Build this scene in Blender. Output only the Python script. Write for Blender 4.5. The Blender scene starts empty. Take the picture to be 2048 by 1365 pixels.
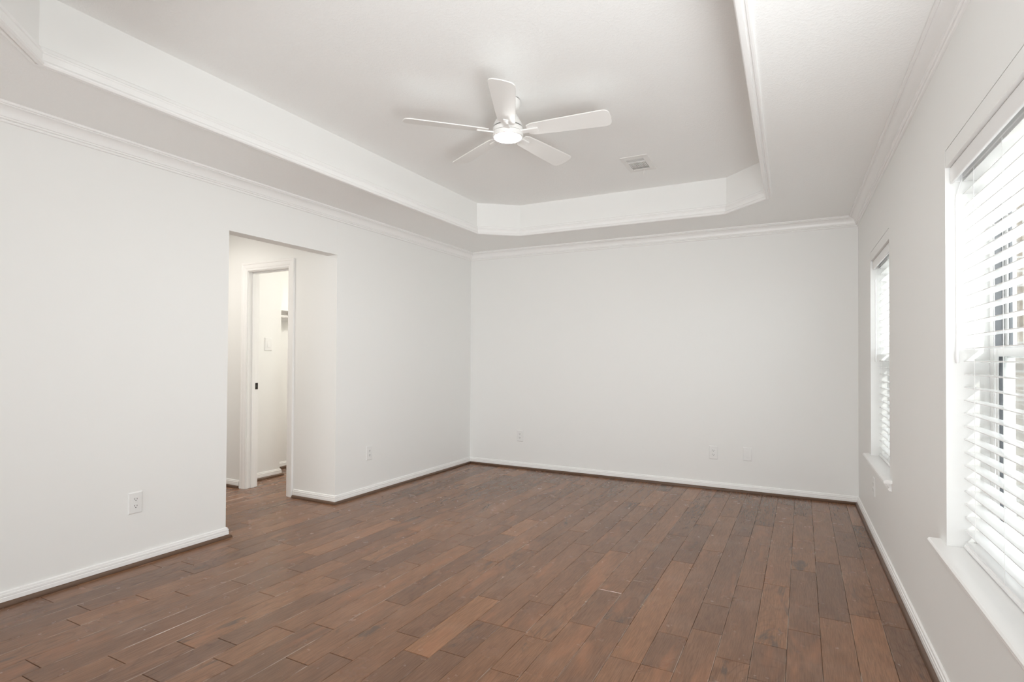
import bpy, bmesh, math, random
from mathutils import Vector, Matrix

random.seed(7)
sc = bpy.context.scene
COL = sc.collection
PI = math.pi

# ------------------------------------------------------------------ camera
F_PX, TH, Y0, PT, RL, H = 1089.1, .4741, 703.37, .0131, .0055, 1.23
cam_d = bpy.data.cameras.new('camera')
cam = bpy.data.objects.new('camera', cam_d); COL.objects.link(cam)
R0 = Vector((math.cos(TH), math.sin(TH), 0)); F0 = Vector((-math.sin(TH), math.cos(TH), 0)); UZ = Vector((0, 0, 1))
FW = math.cos(PT)*F0 + math.sin(PT)*UZ
UP = -math.sin(PT)*F0 + math.cos(PT)*UZ
RR = math.cos(RL)*R0 + math.sin(RL)*UP
UU = math.cos(RL)*UP - math.sin(RL)*R0
M = Matrix.Identity(4)
for i in range(3):
    M[i][0] = RR[i]; M[i][1] = UU[i]; M[i][2] = -FW[i]
M[2][3] = H
cam.matrix_world = M
cam_d.sensor_fit = 'HORIZONTAL'; cam_d.sensor_width = 36
cam_d.lens = F_PX/2048*36
cam_d.shift_y = (Y0-682.5)/2048
cam_d.clip_start = .02
sc.camera = cam

# ------------------------------------------------------------------ light, exposure
world = bpy.data.worlds.new('sky'); sc.world = world
world.use_nodes = True
bgn = world.node_tree.nodes['Background']
bgn.inputs[0].default_value = (.93, .97, 1.0, 1); bgn.inputs[1].default_value = 5.6

def area_light(name, loc, aim, sx, sy, power, color=(1, 1, 1), spread=180):
    d = bpy.data.lights.new(name, 'AREA'); d.shape = 'RECTANGLE'; d.size = sx; d.size_y = sy
    d.energy = power; d.color = color; d.spread = math.radians(spread)
    o = bpy.data.objects.new(name, d); COL.objects.link(o)
    o.location = loc
    o.rotation_euler = (Vector(aim)-Vector(loc)).to_track_quat('-Z', 'Y').to_euler()
    return o
# two unseen fill lamps added behind and beside the camera, aimed up and forward
area_light('rear_fill', (-1.45, -3.8, .5), (-1.5, 4.0, 2.76), 3.2, .9, 84, (.955, .985, 1))
area_light('side_fill', (.50, .60, 1.25), (-2.2, 3.9, 2.7), .80, 1.30, 36, (.955, .985, 1), 130)  # fill lamp standing in the opening of the added window
area_light('hall_ceiling_lamp', (-4.6, 2.5, 2.40), (-4.6, 2.6, 0), .5, .5, 11.5, (1, .95, .88))
area_light('closet_ceiling_lamp', (-3.75, 4.85, 2.42), (-3.9, 4.7, 0), .3, .3, 17, (1, .96, .88))
sun_d = bpy.data.lights.new('sun', 'SUN'); sun_d.energy = 4; sun_d.angle = .012; sun_d.color = (1, .97, .92)
sun = bpy.data.objects.new('sun', sun_d); COL.objects.link(sun); sun.rotation_euler = Vector((-.331, .885, -.342)).to_track_quat('-Z', 'Y').to_euler()
sc.view_settings.view_transform = 'Standard'; sc.view_settings.look = 'None'
sc.view_settings.gamma = 1; sc.view_settings.use_curve_mapping = False
sc.view_settings.exposure = 0.17
sc.cycles.use_denoising = True
sc.cycles.max_bounces = 14; sc.cycles.diffuse_bounces = 8; sc.cycles.transparent_max_bounces = 24
sc.cycles.sample_clamp_indirect = 8

# ------------------------------------------------------------------ dimensions (metres)
XL, XR, YB, ZC, ZT = -3.3697, .5096, 5.4975, 2.468, 2.763
YREAR = -6.5
KL = .01911                                  # the left wall runs a hair out of parallel
def xleft(y): return XL + KL*(y-YB)
Y_NEAR, Y_FAR, Z_OPEN = 2.425, 3.405, 2.098   # cased-less opening in the left wall
X_HALL_END, Y_HALL_NEAR = -5.7, 1.75
CL_Y0, CL_Y1 = 3.52, 5.25                    # closet
SW_X, SW_Y1, CLB_X = -4.75, 3.963, -5.04

# ------------------------------------------------------------------ helpers
def tag(o, label=None, cat=None, group=None, kind=None):
    if label: o['label'] = label
    if cat: o['category'] = cat
    if group: o['group'] = group
    if kind: o['kind'] = kind
    return o
def empty(name, loc=(0, 0, 0), rotz=0, parent=None):
    o = bpy.data.objects.new(name, None); COL.objects.link(o)
    o.location = loc; o.rotation_euler = (0, 0, rotz); o.empty_display_size = .05
    if parent: o.parent = parent
    return o
def obj(name, bm, mat, parent=None, smooth=False, bevel=0, recalc=True, angle=40):
    me = bpy.data.meshes.new(name)
    if recalc: bmesh.ops.recalc_face_normals(bm, faces=bm.faces)
    bm.to_mesh(me); bm.free()
    if mat: me.materials.append(mat)
    o = bpy.data.objects.new(name, me); COL.objects.link(o)
    if parent: o.parent = parent
    if smooth:
        for p in me.polygons: p.use_smooth = True
        me.set_sharp_from_angle(angle=math.radians(angle))
    if bevel:
        b = o.modifiers.new('bevel', 'BEVEL'); b.width = bevel; b.segments = 2; b.limit_method = 'ANGLE'
    return o
def B(): return bmesh.new()
def box(bm, x0, x1, y0, y1, z0, z1):
    v = [bm.verts.new((x, y, z)) for z in (z0, z1) for x, y in ((x0, y0), (x1, y0), (x1, y1), (x0, y1))]
    for f in ((3, 2, 1, 0), (4, 5, 6, 7), (0, 1, 5, 4), (1, 2, 6, 5), (2, 3, 7, 6), (3, 0, 4, 7)):
        bm.faces.new([v[i] for i in f])
    return v
def prism(bm, pts, z0, z1):
    a = [bm.verts.new((x, y, z0)) for x, y in pts]; b = [bm.verts.new((x, y, z1)) for x, y in pts]
    n = len(pts)
    bm.faces.new(a[::-1]); bm.faces.new(b)
    for i in range(n): bm.faces.new((a[i], a[(i+1) % n], b[(i+1) % n], b[i]))
def lathe(bm, prof, seg=48, cap=True, c=(0, 0, 0)):
    rings = []
    for r, z in prof:
        rings.append([bm.verts.new((c[0]+r*math.cos(2*PI*i/seg), c[1]+r*math.sin(2*PI*i/seg), c[2]+z)) for i in range(seg)])
    for a, b in zip(rings, rings[1:]):
        for i in range(seg): bm.faces.new((a[i], a[(i+1) % seg], b[(i+1) % seg], b[i]))
    if cap:
        bm.faces.new(rings[0]); bm.faces.new(rings[-1])
def tube(bm, p, q, r, seg=10):
    p, q = Vector(p), Vector(q); d = (q-p).normalized()
    u = d.orthogonal().normalized(); w = d.cross(u)
    a = [bm.verts.new(p+r*(u*math.cos(2*PI*i/seg)+w*math.sin(2*PI*i/seg))) for i in range(seg)]
    b = [bm.verts.new(q+r*(u*math.cos(2*PI*i/seg)+w*math.sin(2*PI*i/seg))) for i in range(seg)]
    for i in range(seg): bm.faces.new((a[i], a[(i+1) % seg], b[(i+1) % seg], b[i]))
    bm.faces.new(a[::-1]); bm.faces.new(b)
def sweep_rings(path, prof, closed=False):
    """mitred rings of a (offset to the right of travel, z) profile along a plan path"""
    n = len(path); P = [Vector(p) for p in path]; rings = []
    for i in range(n):
        d0 = (P[i]-P[i-1]).normalized() if (closed or i > 0) else None
        d1 = (P[(i+1) % n]-P[i]).normalized() if (closed or i < n-1) else None
        d0 = d0 or d1; d1 = d1 or d0
        n0 = Vector((d0.y, -d0.x)); n1 = Vector((d1.y, -d1.x))
        m = (n0+n1)/(1+n0.dot(n1))
        rings.append([(P[i].x+m.x*a, P[i].y+m.y*a, z) for a, z in prof])
    return rings
def sweep_segment(bm, ra, rb):
    a = [bm.verts.new(p) for p in ra]; b = [bm.verts.new(p) for p in rb]; n = len(a)
    for i in range(n): bm.faces.new((a[i], a[(i+1) % n], b[(i+1) % n], b[i]))
    bm.faces.new(a[::-1]); bm.faces.new(b)
def sweep(bm, path, prof, closed=False):
    r = sweep_rings(path, prof, closed)
    for i in range(len(r) if closed else len(r)-1): sweep_segment(bm, r[i], r[(i+1) % len(r)])

# ------------------------------------------------------------------ materials
def mat(name, color, rough=.5, spec=.5, bump=None, metallic=0):
    m = bpy.data.materials.new(name); m.use_nodes = True
    nt = m.node_tree; b = nt.nodes['Principled BSDF']
    b.inputs['Base Color'].default_value = (*color, 1); b.inputs['Roughness'].default_value = rough
    b.inputs['Specular IOR Level'].default_value = spec; b.inputs['Metallic'].default_value = metallic
    if bump:
        scale, dist, strength = bump
        tc = nt.nodes.new('ShaderNodeTexCoord'); no = nt.nodes.new('ShaderNodeTexNoise')
        no.inputs['Scale'].default_value = scale; no.inputs['Detail'].default_value = 4
        bp = nt.nodes.new('ShaderNodeBump'); bp.inputs['Distance'].default_value = dist; bp.inputs['Strength'].default_value = strength
        nt.links.new(tc.outputs['Object'], no.inputs['Vector'])
        nt.links.new(no.outputs['Fac'], bp.inputs['Height']); nt.links.new(bp.outputs[0], b.inputs['Normal'])
    return m
WALL = mat('wall_paint', (.855, .857, .843), .55, .3, (90, .0006, .25))
TRAYW = mat('tray_paint', (.875, .877, .864), .55, .3)
TRIM = mat('trim_enamel', (.90, .896, .886), .28, .45)
SHOE = mat('stained_shoe_wood', (.125, .072, .045), .4, .4, (60, .001, .3))
PLATE = mat('white_plastic', (.83, .83, .82), .3, .5)
SLOT = mat('dark_slot', (.03, .03, .03), .6)
FANW = mat('fan_white', (.85, .84, .82), .35, .45)
DARKGAP = mat('dark_gap', (.05, .045, .04), .7)
BRONZE = mat('dark_bronze', (.03, .022, .018), .35, .5, None, .6)
VINYL = mat('window_vinyl', (.84, .84, .83), .35, .5)
GASKET = mat('dark_gasket', (.07, .075, .085), .4)
BLIND = mat('blind_white', (.88, .88, .88), .2, .5)
CORD = mat('blind_cord', (.8, .8, .79), .7)
METALW = mat('register_enamel', (.8, .79, .77), .35, .5)
VENT_SHADE = mat('vent_shade', (.42, .41, .38), .6)  # grey painted in for the shade behind the register louvres

def ceiling_material():
    m = mat('knockdown_ceiling', (.925, .93, .92), .75, .2); nt = m.node_tree; b = nt.nodes['Principled BSDF']
    tc = nt.nodes.new('ShaderNodeTexCoord')
    no = nt.nodes.new('ShaderNodeTexNoise'); no.inputs['Scale'].default_value = 75; no.inputs['Detail'].default_value = 3; no.inputs['Distortion'].default_value = .6
    rp = nt.nodes.new('ShaderNodeValToRGB'); rp.color_ramp.elements[0].position = .47; rp.color_ramp.elements[1].position = .60
    bp = nt.nodes.new('ShaderNodeBump'); bp.inputs['Distance'].default_value = .0013; bp.inputs['Strength'].default_value = .35
    nt.links.new(tc.outputs['Object'], no.inputs['Vector']); nt.links.new(no.outputs['Fac'], rp.inputs[0])
    nt.links.new(rp.outputs[0], bp.inputs['Height']); nt.links.new(bp.outputs[0], b.inputs['Normal'])
    return m
CEIL = ceiling_material()

def floor_material():
    m = bpy.data.materials.new('hickory_planks'); m.use_nodes = True
    nt = m.node_tree; N = nt.nodes; L = nt.links; b = N['Principled BSDF']
    def node(t, **kw):
        n = N.new(t)
        for k, v in kw.items(): setattr(n, k, v)
        return n
    def math_(op, a, c=None, clamp=False):
        n = node('ShaderNodeMath', operation=op, use_clamp=clamp)
        for i, v in enumerate((a, c)):
            if v is None: continue
            if isinstance(v, (int, float)): n.inputs[i].default_value = v
            else: L.new(v, n.inputs[i])
        return n.outputs[0]
    def noise(vec, scale, detail=4, dist=0, rough=.55):
        n = node('ShaderNodeTexNoise'); n.inputs['Scale'].default_value = scale; n.inputs['Detail'].default_value = detail
        n.inputs['Distortion'].default_value = dist; n.inputs['Roughness'].default_value = rough
        L.new(vec, n.inputs['Vector']); return n.outputs['Fac']
    def ramp(v, pts):
        n = node('ShaderNodeValToRGB'); e = n.color_ramp.elements
        while len(e) < len(pts): e.new(.5)
        for el, (p, c) in zip(e, pts): el.position = p; el.color = c if len(c) == 4 else (*c, 1)
        L.new(v, n.inputs[0]); return n.outputs[0]
    def mix(f, a, c, mode='MIX'):
        n = node('ShaderNodeMix', data_type='RGBA', blend_type=mode)
        if isinstance(f, (int, float)): n.inputs[0].default_value = f
        else: L.new(f, n.inputs[0])
        for i, v in ((6, a), (7, c)):
            if isinstance(v, tuple): n.inputs[i].default_value = (*v, 1)
            else: L.new(v, n.inputs[i])
        return n.outputs[2]
    uv = node('ShaderNodeUVMap', uv_map='plank').outputs[0]
    at = node('ShaderNodeAttribute', attribute_name='tone')
    sx = node('ShaderNodeSeparateXYZ'); L.new(uv, sx.inputs[0])
    sa = node('ShaderNodeSeparateColor'); L.new(at.outputs['Color'], sa.inputs[0])
    r1, r2, r3 = sa.outputs[0], sa.outputs[1], sa.outputs[2]
    cb = node('ShaderNodeCombineXYZ'); L.new(sx.outputs[0], cb.inputs[0]); L.new(sx.outputs[1], cb.inputs[1]); L.new(math_('MULTIPLY', r3, 31.0), cb.inputs[2])
    base_v = cb.outputs[0]
    mp = node('ShaderNodeMapping'); mp.inputs['Scale'].default_value = (1, .22, 1); L.new(base_v, mp.inputs[0]); str_v = mp.outputs[0]
    mp2 = node('ShaderNodeMapping'); mp2.inputs['Scale'].default_value = (1, .045, 1); L.new(base_v, mp2.inputs[0]); fine_v = mp2.outputs[0]
    tone = ramp(r1, [(0, (.205, .111, .068)), (.2, (.243, .127, .073)), (.5, (.272, .140, .078)), (.85, (.296, .151, .082)), (1, (.332, .169, .090))])
    cloud = noise(str_v, 14, 4, .8)
    c = mix(ramp(cloud, [(.30, (0, 0, 0)), (.66, (1, 1, 1))]), mix(1, tone, (.82, .81, .81), 'MULTIPLY'), tone)
    fine = noise(fine_v, 260, 5, .3)
    c = mix(ramp(fine, [(.34, (.8, .8, .8)), (.62, (0, 0, 0))]), c, mix(1, c, (.62, .59, .57), 'MULTIPLY'))
    # cathedral figure: contour lines of a slow noise
    mp4 = node('ShaderNodeMapping'); mp4.inputs['Scale'].default_value = (1, .38, 1); L.new(base_v, mp4.inputs[0])
    cont = noise(mp4.outputs[0], 7.0, .6, .25)
    sn = math_('SINE', math_('MULTIPLY', cont, 70.0))
    fig = math_('MULTIPLY', ramp(sn, [(.60, (0, 0, 0)), (1.0, (1, 1, 1))]), math_('MULTIPLY', ramp(r2, [(.3, (.1, .1, .1)), (.9, (1, 1, 1))]), .38))
    c = mix(fig, c, mix(1, c, (.52, .47, .45), 'MULTIPLY'))
    # smoky mineral streaks
    blot = noise(str_v, 6.5, 8, 1.0, .68)
    thr = ramp(math_('ADD', blot, math_('MULTIPLY', math_('SUBTRACT', r2, .5), .10)), [(.60, (0, 0, 0)), (.66, (.75, .75, .75))])
    c = mix(thr, c, (.085, .062, .048))
    # orange flecks
    orn = ramp(noise(str_v, 8.7, 3, .5), [(.56, (0, 0, 0)), (.70, (.6, .6, .6))])
    c = mix(orn, c, (.30, .138, .072))
    # scuffs in world space, and worn chalky seam edges
    obj_v = node('ShaderNodeTexCoord').outputs['Object']
    mp3 = node('ShaderNodeMapping'); mp3.inputs['Scale'].default_value = (1.6, .30, 1); mp3.inputs['Rotation'].default_value = (0, 0, .5); L.new(obj_v, mp3.inputs[0])
    sc1 = ramp(noise(mp3.outputs[0], 55, 2, 1.5), [(.725, (0, 0, 0)), (.79, (1, 1, 1))])
    area = ramp(noise(obj_v, 2.3, 2), [(.52, (0, 0, 0)), (.68, (1, 1, 1))])
    scuff = math_('MULTIPLY', sc1, area)
    haze = math_('MULTIPLY', ramp(noise(obj_v, 3.1, 3), [(.55, (0, 0, 0)), (.8, (1, 1, 1))]), .16)
    c = mix(haze, c, (.36, .27, .215))
    dedge = math_('MINIMUM', sx.outputs[0], math_('SUBTRACT', .1295, sx.outputs[0]))
    em = ramp(math_('DIVIDE', dedge, .01), [(.14, (1, 1, 1)), (.34, (0, 0, 0))])
    wear = math_('MULTIPLY', em, ramp(noise(base_v, 3.4, 5), [(.49, (0, 0, 0)), (.62, (.8, .8, .8))]))
    c = mix(math_('MAXIMUM', math_('MULTIPLY', scuff, .34), wear), c, (.48, .38, .31))
    L.new(c, b.inputs['Base Color'])
    rn = math_('ADD', .17, math_('MULTIPLY', noise(base_v, 9, 3), .16))
    L.new(math_('ADD', rn, math_('MULTIPLY', scuff, .2)), b.inputs['Roughness'])
    b.inputs['Specular IOR Level'].default_value = .36
    bp = node('ShaderNodeBump'); bp.inputs['Distance'].default_value = .0008; bp.inputs['Strength'].default_value = .15
    hh = math_('ADD', math_('MULTIPLY', noise(str_v, 20, 3), .8), math_('MULTIPLY', fine, .35))
    L.new(hh, bp.inputs['Height']); L.new(bp.outputs[0], b.inputs['Normal'])
    return m
FLOOR = floor_material()

def glass_material():
    m = bpy.data.materials.new('window_glass'); m.use_nodes = True; nt = m.node_tree; N = nt.nodes
    N.remove(N['Principled BSDF'])
    t = N.new('ShaderNodeBsdfTransparent'); t.inputs[0].default_value = (.93, .95, .95, 1)
    g = N.new('ShaderNodeBsdfGlossy'); g.inputs['Roughness'].default_value = .02
    lw = N.new('ShaderNodeLayerWeight'); lw.inputs[0].default_value = .5
    pw = N.new('ShaderNodeMath'); pw.operation = 'POWER'; pw.inputs[1].default_value = 4.0; nt.links.new(lw.outputs['Facing'], pw.inputs[0])
    fr = N.new('ShaderNodeMath'); fr.operation = 'MULTIPLY_ADD'; fr.inputs[1].default_value = .8; fr.inputs[2].default_value = .04; nt.links.new(pw.outputs[0], fr.inputs[0])
    x = N.new('ShaderNodeMixShader')
    nt.links.new(fr.outputs[0], x.inputs[0]); nt.links.new(t.outputs[0], x.inputs[1]); nt.links.new(g.outputs[0], x.inputs[2])
    nt.links.new(x.outputs[0], N['Material Output'].inputs[0]); return m
GLASS = glass_material()
def screen_material():
    m = bpy.data.materials.new('insect_mesh'); m.use_nodes = True; nt = m.node_tree; N = nt.nodes
    b = N['Principled BSDF']; b.inputs['Base Color'].default_value = (.12, .12, .12, 1); b.inputs['Roughness'].default_value = .8
    t = N.new('ShaderNodeBsdfTransparent'); x = N.new('ShaderNodeMixShader'); x.inputs[0].default_value = .30
    nt.links.new(t.outputs[0], x.inputs[1]); nt.links.new(b.outputs[0], x.inputs[2]); nt.links.new(x.outputs[0], N['Material Output'].inputs[0]); return m
SCREEN = screen_material()
def lens_material():
    m = bpy.data.materials.new('lit_lens'); m.use_nodes = True; b = m.node_tree.nodes['Principled BSDF']
    b.inputs['Base Color'].default_value = (.9, .9, .9, 1); b.inputs['Emission Color'].default_value = (.98, .985, .965, 1); b.inputs['Emission Strength'].default_value = 230
    return m
LENS = lens_material()
def stone_material():
    m = mat('pale_stone', (.5, .46, .4), .9, .2); nt = m.node_tree; b = nt.nodes['Principled BSDF']
    tc = nt.nodes.new('ShaderNodeTexCoord'); mp = nt.nodes.new('ShaderNodeMapping'); mp.inputs['Rotation'].default_value = (PI/2, 0, 0)
    br = nt.nodes.new('ShaderNodeTexBrick'); br.inputs['Scale'].default_value = 1; br.inputs['Brick Width'].default_value = .42; br.inputs['Row Height'].default_value = .16
    br.inputs['Mortar Size'].default_value = .012; br.inputs['Color1'].default_value = (.22, .19, .155, 1); br.inputs['Color2'].default_value = (.14, .115, .092, 1); br.inputs['Mortar'].default_value = (.26, .25, .235, 1)
    no = nt.nodes.new('ShaderNodeTexNoise'); no.inputs['Scale'].default_value = 9; no.inputs['Detail'].default_value = 6
    mx = nt.nodes.new('ShaderNodeMix'); mx.data_type = 'RGBA'; mx.blend_type = 'OVERLAY'; mx.inputs[0].default_value = .7
    nt.links.new(tc.outputs['Object'], mp.inputs[0]); nt.links.new(mp.outputs[0], br.inputs['Vector']); nt.links.new(tc.outputs['Object'], no.inputs['Vector'])
    nt.links.new(br.outputs['Color'], mx.inputs[6]); nt.links.new(no.outputs['Fac'], mx.inputs[7]); nt.links.new(mx.outputs[2], b.inputs['Base Color'])
    return m
STONE = stone_material()
LAWN = mat('patio_concrete', (.62, .60, .56), .9, .2, (40, .004, .5))
CONC = mat('rail_white', (.75, .75, .73), .6)

# ------------------------------------------------------------------ floor: every plank modelled in one floor mesh
JOINTS = {-27: [1.39, 1.91, 3.81, 4.31], -26: [2.02, 2.32, 3.92, 4.52], -25: [1.43, 1.94, 3.54], -24: [1.63, 3.15, 3.85, 4.54],
 -23: [1.75, 2.96, 3.56, 4.06], -22: [1.98, 2.47, 3.27], -21: [1.02, 3.45, 4.64], -20: [1.25, 1.95, 2.46, 3.15, 3.68],
 -19: [1.45, 2.26, 2.56, 3.46, 4.07, 4.48], -18: [1.24, 1.55, 2.45, 3.06, 3.66, 4.38], -17: [1.44, 1.74, 2.65, 3.25, 3.85],
 -16: [1.84, 3.05, 3.56], -15: [2.18, 3.38, 3.78], -14: [1.69, 2.9, 4.13], -13: [1.96, 3.18, 4.4], -12: [2.45, 3.68, 4.29], -11: [1.92, 2.22, 3.44],
 -10: [2.52, 3.34, 4.09, 4.58], -9: [2.2, 3.42, 4.68], -8: [2.41, 2.82, 3.72], -7: [2.51, 3.02, 3.93], -6: [2.21, 3.43, 4.27],
 -5: [2.51, 3.72, 4.58], -4: [2.91, 4.13, 4.88], -3: [2.41, 3.22, 4.46], -2: [2.61, 3.32, 4.59, 5.19], -1: [2.81, 3.62, 4.88],
 0: [3.01, 3.83, 5.1], 1: [3.11, 4.57], 2: [4.26, 4.8]}
def build_floor():
    W, O, SL = .1295, .072, .015
    bm = B(); uvl = bm.loops.layers.uv.new('plank'); cl = bm.loops.layers.color.new('tone')
    y_lo, y_hi = YREAR, 5.6
    for k in range(-45, 4):
        js = sorted(JOINTS.get(k, [random.uniform(.2, 1.2)]))
        y = js[0]; out = list(js)
        while y > y_lo+.3: y -= random.choice((.3, .6, .9, 1.22, 1.22)); out.append(y)
        y = js[-1]
        while y < y_hi-.3: y += random.choice((.6, .9, 1.22, 1.22)); out.append(y)
        out = sorted(v for v in out if y_lo < v < y_hi)
        full = []
        for a, b in zip(out, out[1:]):
            full.append(a)
            if b-a > 1.35: full.append(a+random.choice((.6, .9)) if b-a < 1.9 else a+1.22)
        full.append(out[-1])
        ends = [y_lo]+full+[y_hi]
        for a, b in zip(ends, ends[1:]):
            r = (random.random()**1.0, random.random(), random.random(), 1); off = random.uniform(0, 40)
            g, e = .0006, .0011
            cv, ce = .0013, .0018
            def P(u, y, z): return (O+k*W+u+SL*y, y, z)
            us = [g, g+cv, W-g-cv, W-g]; ys = [a+e, a+e+ce, b-e-ce, b-e]
            grid = {}
            for i, u in enumerate(us):
                for j, yy in enumerate(ys):
                    grid[i, j] = bm.verts.new(P(u, yy, 0 if (0 < i < 3 and 0 < j < 3) else -.0012))
            low = [bm.verts.new(P(u, yy, -.012)) for u, yy in ((us[0], ys[0]), (us[3], ys[0]), (us[3], ys[3]), (us[0], ys[3]))]
            fs = []
            for i in range(3):
                for j in range(3): fs.append(bm.faces.new((grid[i, j], grid[i+1, j], grid[i+1, j+1], grid[i, j+1])))
            cr = [[grid[i, 0] for i in range(4)], [grid[3, j] for j in range(4)], [grid[i, 3] for i in (3, 2, 1, 0)], [grid[0, j] for j in (3, 2, 1, 0)]]
            for q in range(4): fs.append(bm.faces.new([low[q], low[(q+1) % 4]]+cr[q][::-1]))
            for f in fs:
                for lp in f.loops:
                    x, yy, _ = lp.vert.co
                    lp[uvl].uv = (x-O-k*W-SL*yy, yy-a+off); lp[cl] = r
    fl = obj('floor', bm, FLOOR, recalc=False)
    tag(fl, 'brown hand-scraped wood plank floor with scuffs', 'floor', kind='structure')
    sub = B(); box(sub, X_HALL_END-.1, XR+.14, YREAR-.1, 5.62, -.1, -.0115)
    obj('subfloor', sub, DARKGAP, fl)
build_floor()

# ------------------------------------------------------------------ walls
def P_left(y, n): return (xleft(y)+n, y-KL*n)
def wall_left():
    bm = B(); T = .115
    def piece(y0, y1, z0, z1):
        prism(bm, [P_left(y0, 0), P_left(y1, 0), P_left(y1, -T), P_left(y0, -T)], z0, z1)
    piece(YREAR, Y_NEAR, -.005, ZC); piece(Y_NEAR, Y_FAR, Z_OPEN, ZC); piece(Y_FAR+.0015, YB+.0, -.005, ZC)
    tag(obj('wall_left', bm, WALL), 'white side wall with the open doorway to the hall', 'wall', kind='structure')
wall_left()
bm = B(); box(bm, XL-.115, XR+.14, YB, YB+.12, -.005, ZC)
tag(obj('wall_back', bm, WALL), 'plain white far wall with two outlets and a blank plate', 'wall', kind='structure')
# right wall around the windows (two seen, one added beside the camera for a fill lamp)
ZS, ZH, ZHT = .548, 1.947, 2.008
WINS = [(3.842, 4.678), (1.665, 2.528)]
WT = .16
bm = B()
ysegs = [(YREAR, .167), (1.033, 1.662), (2.531, 3.839), (4.681, YB)]
for a, b in ysegs: box(bm, XR, XR+WT, a, b, -.005, ZC)
for a, b in ((.167, 1.033), (1.662, 2.531), (3.839, 4.681)):
    box(bm, XR, XR+WT, a, b, -.005, ZS-.0205); box(bm, XR, XR+WT, a, b, ZHT+.003, ZC)
tag(obj('wall_right', bm, WALL), 'white side wall holding the two windows with blinds', 'wall', kind='structure')
# rear wall behind the camera
bm = B()
box(bm, -3.8, XR+WT, YREAR-.12, YREAR, -.005, ZC)
tag(obj('wall_rear', bm, WALL), 'white wall behind the camera', 'wall', kind='structure')
# hall and closet
DX0, DX1, DZ = -4.542, -3.973, 2.047         # door opening
bm = B()
box(bm, X_HALL_END, DX0, Y_FAR, CL_Y0, -.005, ZC); box(bm, DX1, xleft(Y_FAR)-.0005, Y_FAR, Y_FAR+.03, -.005, ZC); box(bm, DX1, xleft(Y_FAR)-.113, Y_FAR+.03, CL_Y0, -.005, ZC); box(bm, DX0, DX1, Y_FAR, CL_Y0, DZ, ZC)
tag(obj('wall_hall', bm, WALL), 'white hall wall with the cased closet doorway', 'wall', kind='structure')
bm = B()
box(bm, X_HALL_END-.1, X_HALL_END, Y_HALL_NEAR-.1, CL_Y0, -.005, ZC)
box(bm, X_HALL_END, xleft(1.7)-.115, Y_HALL_NEAR-.1, Y_HALL_NEAR, -.005, ZC)
tag(obj('wall_hall_end', bm, WALL), 'white walls closing the hall', 'wall', kind='structure')
bm = B()
box(bm, SW_X-.115, SW_X, CL_Y0, SW_Y1, -.005, ZC)
tag(obj('wall_closet_left', bm, WALL), 'white closet wall stub carrying the light switch', 'wall', kind='structure')
bm = B()
box(bm, CLB_X-.1, CLB_X, CL_Y0, CL_Y1, -.005, ZC); box(bm, CLB_X-.1, xleft(5)-.115, CL_Y1, CL_Y1+.1, -.005, ZC)
tag(obj('wall_closet_back', bm, WALL), 'white closet wall behind the shelf', 'wall', kind='structure')
bm = B(); box(bm, X_HALL_END-.1, -3.40, Y_HALL_NEAR-.1, CL_Y1+.1, ZC, ZC+.05)
tag(obj('ceiling_hall', bm, CEIL), 'textured ceiling over hall and closet', 'ceiling', kind='structure')

# ------------------------------------------------------------------ tray ceiling
OCT = [(-2.812, 1.11), (-2.757, 4.60), (-2.412, 4.865), (-.485, 4.875), (-.152, 4.545), (-.152, 1.11), (-.50, .765), (-2.46, .765)]   # clockwise from above
bm = B()
outer = [(-3.7, YREAR-.12), (-3.7, YB+.12), (XR+WT, YB+.12), (XR+WT, YREAR-.12)]
ov = [bm.verts.new((x, y, ZC)) for x, y in outer]; iv = [bm.verts.new((x, y, ZC)) for x, y in OCT]
edges = [bm.edges.new((ov[i], ov[(i+1) % 4])) for i in range(4)]+[bm.edges.new((iv[i], iv[(i+1) % 8])) for i in range(8)]
bmesh.ops.triangle_fill(bm, use_beauty=True, use_dissolve=False, edges=edges)
for f in list(bm.faces):
    c = f.calc_center_median()
    if -2.4 < c.x < -.5 and .9 < c.y < 4.5 and all(v in iv for v in f.verts): bm.faces.remove(f)
r = bmesh.ops.extrude_face_region(bm, geom=bm.faces[:])
for v in r['geom']:
    if isinstance(v, bmesh.types.BMVert): v.co.z += .05
prism(bm, [(x*1.02+.03, y*1.02-.05) for x, y in OCT], ZT, ZT+.05)
tag(obj('ceiling', bm, CEIL), 'white textured tray ceiling with clipped corners', 'ceiling', kind='structure')
bm = B()
sweep(bm, OCT, [(0, ZC-.001), (0, ZT+.001), (-.06, ZT+.001), (-.06, ZC+.052), (-.012, ZC+.052), (-.012, ZC-.001)], closed=True)
tag(obj('wall_tray', bm, TRAYW), 'smooth white upright faces of the ceiling tray', 'wall', kind='structure')

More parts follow.
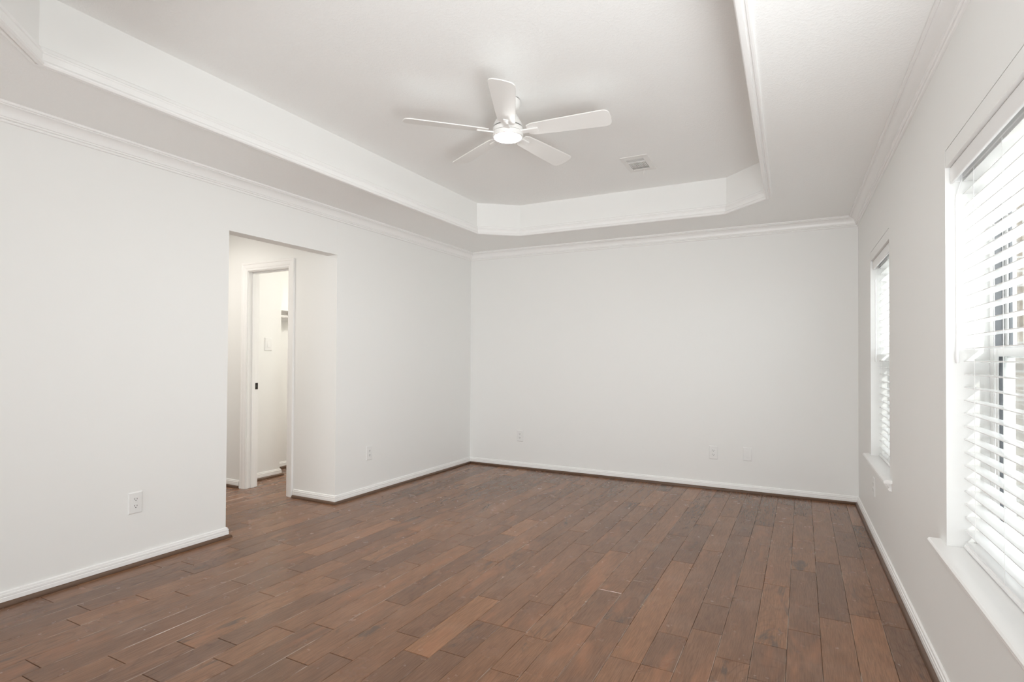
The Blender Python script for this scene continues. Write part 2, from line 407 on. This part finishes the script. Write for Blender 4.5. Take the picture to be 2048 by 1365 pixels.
# ------------------------------------------------------------------ mouldings
CROWN = [(0, -.087), (.009, -.087), (.012, -.083), (.012, -.077), (.009, -.074), (.016, -.0735), (.0185, -.070), (.0185, -.065), (.024, -.0635)]
for i in range(9):
    a = i/8*PI/2; CROWN.append((.054-.030*math.cos(a)+.0*i, -.0635+.046*math.sin(a)))
CROWN += [(.0585, -.0175), (.0585, -.0125), (.068, -.0125), (.0706, -.0095), (.0706, 0), (0, 0)]
CROWN = [(a, ZC+z) for a, z in CROWN]
def wall_trims(kind_names, path, prof, material, labels, cat, seam=None):
    rings = sweep_rings(path, prof)
    for i, (nm, lb) in enumerate(zip(kind_names, labels)):
        bm = B(); sweep_segment(bm, rings[i], rings[i+1])
        tag(obj(nm, bm, material, smooth=True, angle=25), lb, cat, kind='structure')
wall_trims(['trim_1', 'trim_2', 'trim_3'], [P_left(YREAR, 0), (XL, YB), (XR, YB), (XR, YREAR)], CROWN, TRIM,
           ['white crown moulding along the doorway wall', 'white crown moulding along the far wall', 'white crown moulding above the windows'], 'crown moulding')
TRAYM = [(-.026, 0), (-.026, -.009), (-.020, -.013), (-.012, -.013), (-.010, -.008), (-.003, -.008), (0, -.016), (.010, -.018), (.019, -.016), (.024, -.009),
         (.024, -.002), (.020, .004), (.016, .008), (.016, .034), (.019, .037), (.019, .043), (.012, .049), (.009, .062), (.004, .068), (0, .068), (0, 0)]
bm = B(); sweep(bm, OCT, [(a, ZC+z) for a, z in TRAYM], closed=True)
tag(obj('trim_4', bm, TRIM, smooth=True, angle=25), 'white ridged moulding around the lip of the ceiling tray', 'moulding', kind='structure')

BASE = [(0, .001), (.0145, .001), (.0145, .041), (.0125, .043), (.0125, .046), (.0140, .048), (.0135, .056), (.0095, .058), (.0095, .061), (.0085, .067), (.004, .070), (0, .070)]
SHOEP = [(.0145, .001)]+[(.0145+.0155*math.cos(i/6*PI/2), .001+.021*math.sin(i/6*PI/2)) for i in range(7)]
pA = [P_left(YREAR, 0), P_left(Y_NEAR, 0), (xleft(Y_NEAR)-.114, Y_NEAR)]
xc_r = DX1+.075
pB = [(xc_r, Y_FAR), P_left(Y_FAR, 0), (XL, YB), (XR, YB), (XR, YREAR)]
pC = [(X_HALL_END, Y_FAR), (DX0-.075, Y_FAR)]
pD = [(SW_X, CL_Y0), (SW_X, SW_Y1), (CLB_X, SW_Y1)]
pE = [(CLB_X, SW_Y1), (CLB_X, CL_Y1)]
def base(name, rings, idx, shoe, label):
    bm = B()
    for i in idx: sweep_segment(bm, rings[i], rings[i+1])
    o = tag(obj(name, bm, TRIM, smooth=True, angle=25), label, 'baseboard', kind='structure')
    bm = B()
    for i in idx: sweep_segment(bm, shoe[i], shoe[i+1])
    s = obj('shoe_moulding', bm, SHOE, o, smooth=True, angle=50); s['label'] = 'brown stained quarter-round shoe moulding'
    return o
ra, sa = sweep_rings(pA, BASE), sweep_rings(pA, SHOEP)
base('baseboard_left', ra, (0, 1), sa, 'white baseboard on the doorway wall, nearer the camera')
rb, sb = sweep_rings(pB, BASE), sweep_rings(pB, SHOEP)
base('baseboard_opening', rb, (0,), sb, 'short white baseboard on the jamb of the open doorway')
base('baseboard_left_far', rb, (1,), sb, 'white baseboard between the doorway and the far corner')
base('baseboard_back', rb, (2,), sb, 'white baseboard along the far wall')
base('baseboard_right', rb, (3,), sb, 'white baseboard under the windows')
base('baseboard_hall', sweep_rings(pC, BASE), (0,), sweep_rings(pC, SHOEP), 'white baseboard left of the closet door casing')
base('baseboard_closet', sweep_rings(pD, BASE), (0, 1), sweep_rings(pD, SHOEP), 'white baseboard under the light switch')
base('baseboard_closet_back', sweep_rings(pE, BASE), (0,), sweep_rings(pE, SHOEP), 'white baseboard inside the closet')

# ------------------------------------------------------------------ closet doorway
CAS = [(0, 0), (0, .008), (.006, .011), (.018, .011), (.024, .015), (.030, .0165), (.056, .0165), (.060, .0195), (.072, .0195), (.075, .017), (.075, 0)]  # (across, out)
def casing(bm, x0, x1, zt, y):
    """three mitred sides, profile across grows away from the opening, out = -y"""
    rings = []
    for cx, cz, sx_, sz_ in ((x0, .0, -1, 0), (x0, zt, -1, 1), (x1, zt, 1, 1), (x1, .0, 1, 0)):
        rings.append([(cx+sx_*a, y-o, cz+sz_*a) for a, o in CAS])
    for i in range(3): sweep_segment(bm, rings[i], rings[i+1])
door = empty('door_1', ((DX0+DX1)/2, Y_FAR, 0)); tag(door, 'white cased closet doorway in the hall wall', 'doorway', kind='structure')
def local(o, root):
    o.parent = root; o.matrix_parent_inverse = Matrix.Translation(-Vector(root.location)) if root.rotation_euler[2] == 0 else root.matrix_basis.inverted()
    return o
bm = B(); casing(bm, DX0+.012, DX1-.012, DZ-.012, Y_FAR); local(obj('casing', bm, TRIM, smooth=True, angle=25), door)
bm = B()
box(bm, DX0, DX0+.018, Y_FAR-.001, CL_Y0+.001, 0, DZ); box(bm, DX1-.018, DX1, Y_FAR-.001, CL_Y0+.001, 0, DZ); box(bm, DX0, DX1, Y_FAR-.001, CL_Y0+.001, DZ-.018, DZ)
local(obj('jamb', bm, TRIM, bevel=.0015), door)
bm = B()
box(bm, DX0+.018, DX0+.029, Y_FAR+.040, Y_FAR+.074, 0, DZ-.018); box(bm, DX1-.029, DX1-.018, Y_FAR+.040, Y_FAR+.074, 0, DZ-.018); box(bm, DX0+.018, DX1-.018, Y_FAR+.040, Y_FAR+.074, DZ-.029, DZ-.018)
local(obj('door_stop', bm, TRIM, bevel=.002), door)
bm = B(); box(bm, DX0+.0175, DX0+.0195, Y_FAR+.076, Y_FAR+.110, .925, .985)
sp = local(obj('strike_plate', bm, BRONZE), door); sp['label'] = 'dark bronze strike plate'
bm = B(); box(bm, DX0+.0194, DX0+.0198, Y_FAR+.086, Y_FAR+.100, .943, .967); local(obj('latch_hole', bm, SLOT), door)

# closet shelf and rod
ZSH = 1.742
t = empty('closet_shelf', (CLB_X, 4.6, ZSH)); tag(t, 'white closet shelf above a hanging rod, seen through the doorway', 'shelf')
bm = B(); box(bm, CLB_X+.001, -4.77, SW_Y1+.004, CL_Y1-.002, ZSH-.018, ZSH); local(obj('shelf_board', bm, TRIM, bevel=.001), t)
bm = B(); box(bm, CLB_X+.001, CLB_X+.02, SW_Y1+.004, CL_Y1-.002, ZSH-.105, ZSH-.018); local(obj('cleat', bm, TRIM, bevel=.0015), t)
t = empty('closet_rod', (-4.86, 4.6, ZSH-.075)); tag(t, 'white hanging rod under the closet shelf', 'rod')
bm = B(); tube(bm, (-4.86, SW_Y1+.01, ZSH-.07), (-4.86, CL_Y1-.001, ZSH-.07), .017, 16); local(obj('rod', bm, TRIM, smooth=True), t)
bm = B(); tube(bm, (-4.86, CL_Y1-.012, ZSH-.07), (-4.86, CL_Y1-.001, ZSH-.07), .03, 16); local(obj('rod_socket', bm, TRIM, smooth=True), t)

# ------------------------------------------------------------------ windows
def make_window(name, y0, y1, label):
    w = empty(name, (XR, (y0+y1)/2, ZS)); tag(w, label, 'window', kind='structure')
    xi, xo = XR+.125, XR+.185          # frame depth range
    bm = B(); fw = .038
    box(bm, xi, xo, y0, y0+fw, ZS, ZH); box(bm, xi, xo, y1-fw, y1, ZS, ZH); box(bm, xi, xo, y0+fw, y1-fw, ZH-fw, ZH); box(bm, xi, xo, y0+fw, y1-fw, ZS, ZS+fw)
    local(obj('window_frame', bm, VINYL, bevel=.002), w)
    zm = 1.262; a, b = y0+fw, y1-fw
    bm = B()                            # dark channel beside the upper sash
    for ya, yb in ((a, a+.012), (b-.012, b)): box(bm, xi+.004, xi+.024, ya, yb, zm, ZH-fw)
    o = local(obj('sash_channel', bm, GASKET), w); o['label'] = 'dark sash channel'
    def sash(x0, x1, z0, z1, nm, sw):
        bm = B(); c0, c1 = a+.003, b-.003
        box(bm, x0, x1, c0, c0+sw, z0, z1); box(bm, x0, x1, c1-sw, c1, z0, z1); box(bm, x0, x1, c0+sw, c1-sw, z1-sw, z1); box(bm, x0, x1, c0+sw, c1-sw, z0, z0+sw)
        s = local(obj(nm, bm, VINYL, bevel=.002), w)
        bm = B()
        for ya, yb in ((c0+sw, c0+sw+.007), (c1-sw-.007, c1-sw)): box(bm, x0+.004, x0+.012, ya, yb, z0+sw, z1-sw)
        g = obj('gasket', bm, GASKET, s); g['label'] = 'dark glazing gasket'
        bm = B(); xm = (x0+x1)/2; box(bm, xm-.002, xm+.002, c0+sw, c1-sw, z0+sw, z1-sw); obj('pane', bm, GLASS, s)
    sash(xi+.030, xi+.055, zm-.02, ZH-fw, 'upper_sash', .034)
    sash(xi+.002, xi+.028, ZS+fw, zm+.02, 'lower_sash', .036)
    bm = B(); box(bm, xi+.0585, xi+.0592, a+.004, b-.004, ZS+fw, zm); local(obj('insect_screen', bm, SCREEN), w)
    bm = B(); box(bm, xi-.006, xi+.012, (a+b)/2-.035, (a+b)/2+.035, zm+.02, zm+.034); local(obj('sash_lock', bm, VINYL, bevel=.003), w)
    # head board set flush in the wall with a fine open joint around it
    bm = B(); box(bm, XR+.0002, XR+.125, y0, y1, ZH, ZHT-.0002); local(obj('head_board', bm, WALL), w)
    # stool with horns, and apron moulding below
    st = []
    nose = [(-.034+.012*0, .0)]
    bm = B(); hx = .095
    prof = [(-.0385, -.020), (-.0425, -.014), (-.0425, -.008), (-.0385, -.002), (-.034, 0)]
    def stool(yA, yB, pts):
        A = [bm.verts.new((XR+x, yA, ZS+z)) for x, z in pts]; Bv = [bm.verts.new((XR+x, yB, ZS+z)) for x, z in pts]; n = len(pts)
        for i in range(n): bm.faces.new((A[i], A[(i+1) % n], Bv[(i+1) % n], Bv[i]))
        bm.faces.new(A[::-1]); bm.faces.new(Bv)
    stool(y0-hx, y1+hx, prof+[(-.0002, 0), (-.0002, -.020)])
    stool(y0-.0025, y1+.0025, [(-.0004, -.020), (-.0004, 0), (.16, 0), (.16, -.020)])
    s = local(obj('window_stool', bm, TRIM, smooth=True, angle=30), w)
    ap = [(0, -.020), (-.026, -.020), (-.028, -.026), (-.024, -.032), (-.017, -.036), (-.013, -.046), (-.013, -.050), (-.017, -.053), (-.017, -.060), (-.011, -.066), (0, -.068)]
    bm = B(); stool(y0-hx+.028, y1+hx-.028, ap); local(obj('window_apron', bm, TRIM, smooth=True, angle=25), w)
    return w
make_window('window_1', *WINS[0], 'far window, narrow in view near the back corner')
make_window('window_2', *WINS[1], 'near window cut by the right edge of the view')

w3 = make_window('added_window', .17, 1.03, 'added window around a fill lamp beside the camera, outside the view')  # invented window, added to frame the side fill lamp
bm = B(); box(bm, XR+.2, XR+.23, .10, 1.10, ZS-.08, ZH+.08); local(obj('sun_block_board', bm, VINYL), w3)  # unseen board added to keep the sun out of this opening

# ------------------------------------------------------------------ blinds
PITCH, SL_TOP = .0472, 1.888
def make_blind(y0, y1):
    root = empty('window_blind', (XR+.075, (y0+y1)/2, ZS))
    w2 = (y1-y0)/2-.006; h = ZH-ZS
    def put(nm, bm, m, **k): o = obj(nm, bm, m, root, **k); return o
    # head rail with valance lip
    bm = B(); box(bm, -.026, .030, -w2, w2, h-.044, h-.001); put('head_rail', bm, BLIND, bevel=.002)
    bm = B(); box(bm, -.062, -.052, -w2-.002, w2+.002, h-.062, h-.002); box(bm, -.052, -.026, -w2, -w2+.008, h-.060, h-.004); box(bm, -.052, -.026, w2-.008, w2, h-.060, h-.004); put('valance', bm, BLIND, bevel=.003)
    n = 28
    slat_me = None
    for i in range(n):
        z = SL_TOP-ZS-i*PITCH
        if z < .045: break
        if slat_me is None:
            bm = B(); pts = []
            for j in range(9):                        # crowned slat section
                u = -1+j/4; pts.append((u*.025, .0024*(1-u*u)))
            top = [(x, zz+.0014) for x, zz in pts]; bot = [(x, zz-.0014) for x, zz in pts][::-1]
            sec = top+bot
            A = [bm.verts.new((x, -w2, zz)) for x, zz in sec]; Bv = [bm.verts.new((x, w2, zz)) for x, zz in sec]; m_ = len(sec)
            for q in range(m_): bm.faces.new((A[q], A[(q+1) % m_], Bv[(q+1) % m_], Bv[q]))
            bm.faces.new(A[::-1]); bm.faces.new(Bv)
            o = put('slat', bm, BLIND, smooth=True, angle=35); slat_me = o.data
        else:
            o = bpy.data.objects.new('slat', slat_me); COL.objects.link(o); o.parent = root
        o.location = (0, 0, z); o.rotation_euler = (0, math.radians(2.0), 0)
        zl = z
    # bottom rail, moulded front
    bm = B(); sec = [(-.027, .004), (-.027, .012), (-.022, .015), (-.022, .020), (-.025, .024), (.025, .024), (.025, .004)]
    A = [bm.verts.new((x, -w2, z)) for x, z in sec]; Bv = [bm.verts.new((x, w2, z)) for x, z in sec]; k = len(sec)
    for q in range(k): bm.faces.new((A[q], A[(q+1) % k], Bv[(q+1) % k], Bv[q]))
    bm.faces.new(A[::-1]); bm.faces.new(Bv)
    put('bottom_rail', bm, BLIND, smooth=True, angle=25)
    # ladder cords, front and back, at three stations
    for yy in (w2-.14, 0, -w2+.14):
        bm = B()
        tube(bm, (-.0268, yy, .024), (-.0268, yy, h-.05), .0008, 6); tube(bm, (.0268, yy, .024), (.0268, yy, h-.05), .0008, 6)
        put('ladder_cord', bm, CORD)
    # tilt wand hanging at the far end
    bm = B(); yw = w2-.022
    lathe(bm, [(.0030, h-.115), (.0030, h-.130), (.0046, h-.140), (.0042, h-.45), (.0050, h-.52), (.0042, h-.60), (.0062, h-.700), (.0058, h-.722), (.003, h-.726)], 12, c=(-.048, yw, 0))
    tube(bm, (-.048, yw, h-.115), (-.033, yw, h-.055), .0016, 6)
    put('tilt_wand', bm, BLIND, smooth=True)
    return root
def copy_tree(o, parent=None):
    c = o.copy(); COL.objects.link(c)
    if parent: c.parent = parent
    for ch in list(o.children): copy_tree(ch, c)
    return c
bl = make_blind(*WINS[1])
tag(bl, 'white slatted blind in the near window at the right edge', 'blind', 'window blinds')
bl2 = make_blind(*WINS[0])
tag(bl2, 'white slatted blind in the far window by the back corner', 'blind', 'window blinds')

# ------------------------------------------------------------------ ceiling fan
FX, FY = -1.497, 2.848
fan = empty('ceiling_fan', (FX, FY, ZT)); tag(fan, 'white five-blade ceiling fan with a lit round lamp', 'ceiling fan')
def fanpart(nm, bm, m, parent=fan, **k): return obj(nm, bm, m, parent, **k)
bm = B(); lathe(bm, [(.070, -.0015), (.070, -.004), (.074, -.004), (.074, -.016), (.070, -.034), (.058, -.050), (.040, -.058), (.030, -.060)]); fanpart('canopy', bm, FANW, smooth=True)
bm = B(); lathe(bm, [(.072, 0), (.072, -.0035)]); fanpart('canopy_gap', bm, DARKGAP, smooth=True)  # dark disc put in for the shaded gap at the ceiling
bm = B(); lathe(bm, [(.022, -.055), (.022, -.075)]); fanpart('downrod', bm, FANW, smooth=True)
bm = B(); lathe(bm, [(.030, -.064), (.040, -.070), (.050, -.082), (.064, -.105), (.078, -.130), (.087, -.150), (.0895, -.160)]); fanpart('motor_housing', bm, FANW, smooth=True)
bm = B(); lathe(bm, [(.084, -.158), (.084, -.168)]); fanpart('motor_gap', bm, DARKGAP, smooth=True)
bm = B(); lathe(bm, [(.088, -.166), (.0905, -.168), (.0905, -.190), (.088, -.192)]); fanpart('blade_hub', bm, FANW, smooth=True)
bm = B(); lathe(bm, [(.086, -.190), (.086, -.1945)]); fanpart('hub_gap', bm, DARKGAP, smooth=True)
bm = B(); lathe(bm, [(.088, -.194), (.0915, -.196), (.0915, -.214), (.089, -.220), (.083, -.2215)]); fanpart('light_ring', bm, FANW, smooth=True)
bm = B(); lathe(bm, [(.0825, -.2185), (.080, -.222), (.066, -.2265), (.040, -.229), (.012, -.230)]); fanpart('light_lens', bm, LENS, smooth=True)
def blade_bm():
    bm = B(); R0_, R1_ = .125, .61
    out = []
    wr, wt = .052, .070
    up = [(R0_, wr*.75), (R0_+.03, wr), (.30, .060), (R1_-.05, wt)]
    for i in range(6):
        a = PI/2-i/5*PI/2*.9
        up.append((R1_-.035+.035*math.cos(a), wt-.035+.035*math.sin(a)))
    dn = [(x, -y) for x, y in up][::-1]
    pts = up+[(R1_+.004, 0)]+dn
    prism(bm, pts, -.003, .003)
    return bm
def arm_bm():
    bm = B(); prism(bm, [(.080, -.016), (.190, -.016), (.190, .016), (.080, .016)], -.012, -.0035); return bm
blade0 = arm0 = None
BP, PH = -.190, math.radians(6.5)
for i in range(5):
    ang = PH+i*2*PI/5
    mw = Matrix.Rotation(ang, 4, 'Z') @ Matrix.Rotation(math.radians(-13), 4, 'X')
    if blade0 is None:
        blade0 = b_ = fanpart('blade', blade_bm(), FANW, bevel=.0015); arm0 = a_ = fanpart('blade_arm', arm_bm(), FANW, bevel=.002)
    else:
        b_ = blade0.copy(); COL.objects.link(b_); a_ = arm0.copy(); COL.objects.link(a_)
    for o in (b_, a_): o.matrix_local = Matrix.Translation((0, 0, BP)) @ mw

# ------------------------------------------------------------------ ceiling register
vx, vy = -1.063, 4.220
v = empty('ceiling_vent', (vx, vy, ZT)); tag(v, 'white metal air register on the tray ceiling behind the fan', 'vent')
HX, HY, IX, IY = .104, .170, .066, .118
bm = B()
def frame_ring(bm, x0, x1, y0, y1, X0, X1, Y0, Y1, zi, zo, top):
    # sloped border from outer edge (zo) to inner edge (zi)
    o = [(x0, y0), (x1, y0), (x1, y1), (x0, y1)]; n = [(X0, Y0), (X1, Y0), (X1, Y1), (X0, Y1)]
    a = [bm.verts.new((x, y, top)) for x, y in o]; b = [bm.verts.new((x, y, zo)) for x, y in o]; c = [bm.verts.new((x, y, zi)) for x, y in n]; d = [bm.verts.new((x, y, top)) for x, y in n]
    for i in range(4):
        j = (i+1) % 4
        for p, q in ((a, b), (b, c), (c, d), (d, a)): bm.faces.new((p[i], p[j], q[j], q[i]))
frame_ring(bm, -HX, HX, -HY, HY, -IX, IX, -IY, IY, -.009, -.004, 0)
obj('vent_frame', bm, METALW, v)
bm = B(); box(bm, -IX, IX, -IY, -.053, -.0012, -.0004); obj('vent_shade_plate', bm, VENT_SHADE, v)  # flat grey plate stands in for the shaded opening behind the near louvres
bm = B(); box(bm, -IX, IX, -.053, IY, -.0012, -.0004); obj('vent_pale_plate', bm, METALW, v)  # pale backing plate, keeps the fin section from reading dark
bm = B()
for k in range(11):
    x = -IX+.010+k*(2*IX-.02)/10
    box(bm, x-.0030, x+.0030, -.050, .058, -.011, -.0030)
obj('vent_fins', bm, METALW, v)
bm = B()
for k in range(3):
    y = -IY+.012+k*.018; vv = box(bm, -IX, IX, y, y+.0025, -.009, -.0012)
    for q in vv[:4]: q.co.y -= .004
box(bm, -IX, IX, -.056, -.050, -.010, -.0012)
obj('vent_louvres', bm, METALW, v)
bm = B()
for k in range(4):
    y = .064+k*.014; vv = box(bm, -IX, IX, y, y+.002, -.010, -.0012)
    for q in vv[:4]: q.co.y -= .013
obj('vent_far_louvres', bm, METALW, v)
bm = B(); tube(bm, (.01, .150, -.006), (.004, .160, -.030), .0022, 8); tube(bm, (.004, .160, -.030), (-.004, .166, -.034), .0022, 8); obj('damper_lever', bm, METALW, v, smooth=True)

# ------------------------------------------------------------------ wall plates: local frame x across, -y out of the wall, z up
PW, PHT = .0385, .063
def plate_bm(w=PW, h=PHT, d=.0065):
    bm = B(); s = .005
    a = [bm.verts.new(p) for p in ((-w, 0, -h), (w, 0, -h), (w, 0, h), (-w, 0, h))]
    b = [bm.verts.new(p) for p in ((-w, -d*.5, -h), (w, -d*.5, -h), (w, -d*.5, h), (-w, -d*.5, h))]
    c = [bm.verts.new(p) for p in ((-w+s, -d, -h+s), (w-s, -d, -h+s), (w-s, -d, h-s), (-w+s, -d, h-s))]
    for p, q in ((a, b), (b, c)):
        for i in range(4): bm.faces.new((p[i], p[(i+1) % 4], q[(i+1) % 4], q[i]))
    bm.faces.new(c); bm.faces.new(a[::-1]); return bm
def outlet(loc, rotz, label):
    t = empty('power_outlet', loc, rotz); tag(t, label, 'outlet', 'wall outlets')
    obj('cover_plate', plate_bm(), PLATE, t, bevel=.0008)
    for s in (1, -1):
        bm = B(); pts = []
        for k in range(32):
            a = 2*PI*k/32; x, z = .0172*math.cos(a), .0172*math.sin(a); z = max(-.0142, min(.0142, z)); pts.append((x, z))
        A = [bm.verts.new((x, -.0066+.0004, z)) for x, z in pts]; Bv = [bm.verts.new((x, -.0088, z)) for x, z in pts]
        for q in range(32): bm.faces.new((A[q], A[(q+1) % 32], Bv[(q+1) % 32], Bv[q]))
        bm.faces.new(Bv); bm.faces.new(A[::-1])
        r_ = obj('receptacle', bm, PLATE, t); r_.location = (0, 0, s*.0200)
        for x, hh in ((-.0064, .0046), (.0064, .0040)):
            bm = B(); box(bm, x-.0012, x+.0012, -.0092, -.0085, -.0008, -.0008+2*hh); obj('slot', bm, SLOT, r_)
        bm = B(); tube(bm, (0, -.0085, -.0068), (0, -.0092, -.0068), .0027, 12); obj('ground_hole', bm, SLOT, r_)
    bm = B(); tube(bm, (0, -.006, 0), (0, -.0078, 0), .003, 12); obj('screw', bm, PLATE, t)
    return t
rl = -math.atan(KL)
def on_left(y, z): return (*P_left(y, .0), z)
outlet(on_left(1.852, .369), PI/2+rl, 'white outlet left of the doorway, nearest the camera')
outlet(on_left(3.806, .368), PI/2+rl, 'faint white outlet between the doorway and the far corner')
outlet((-2.712, YB, .363), 0, 'white outlet on the far wall near its left corner')
outlet((-.660, YB, .347), 0, 'white outlet on the far wall beside the blank plate')
outlet((XR, 4.50, .358), -PI/2, 'white outlet under the far window, seen edge-on')
t = empty('blank_wall_plate', (-.362, YB, .356)); tag(t, 'blank white wall plate low on the far wall, right of an outlet', 'wall plate')
obj('cover_plate', plate_bm(.0375, .062), PLATE, t, bevel=.0008)
bm = B(); box(bm, -.017, .017, -.0078, -.006, -.034, .034); obj('insert', bm, PLATE, t, bevel=.001)
t = empty('light_switch', (SW_X, 3.806, 1.362), PI/2); tag(t, 'white rocker light switch on the closet wall seen through the doorway', 'light switch')
obj('cover_plate', plate_bm(.042, .066, .008), PLATE, t, bevel=.0008)
bm = B(); box(bm, -.0175, .0175, -.0084, -.006, -.034, .034); obj('switch_frame', bm, PLATE, t, bevel=.0008)
bm = B(); vv = box(bm, -.0150, .0150, -.0112, -.0082, -.031, .031)
for q in vv:
    if q.co.z > 0 and q.co.y < -.01: q.co.y += .0035
    if q.co.z < 0 and q.co.y < -.01: q.co.y -= .0015
obj('rocker', bm, PLATE, t, bevel=.0008)

# ------------------------------------------------------------------ outside
bm = B(); box(bm, XR+WT+.3, 40, -25, 30, -.6, -.5)
tag(obj('ground', bm, LAWN), 'pale concrete patio outside the windows', 'ground', kind='structure')
bm = B(); box(bm, XR+WT+.02, 4.2, 8.0, 8.2, -.5, 3.2)
tag(obj('wall_neighbour', bm, STONE), 'pale stone wall glimpsed through the near blind', 'wall', kind='structure')
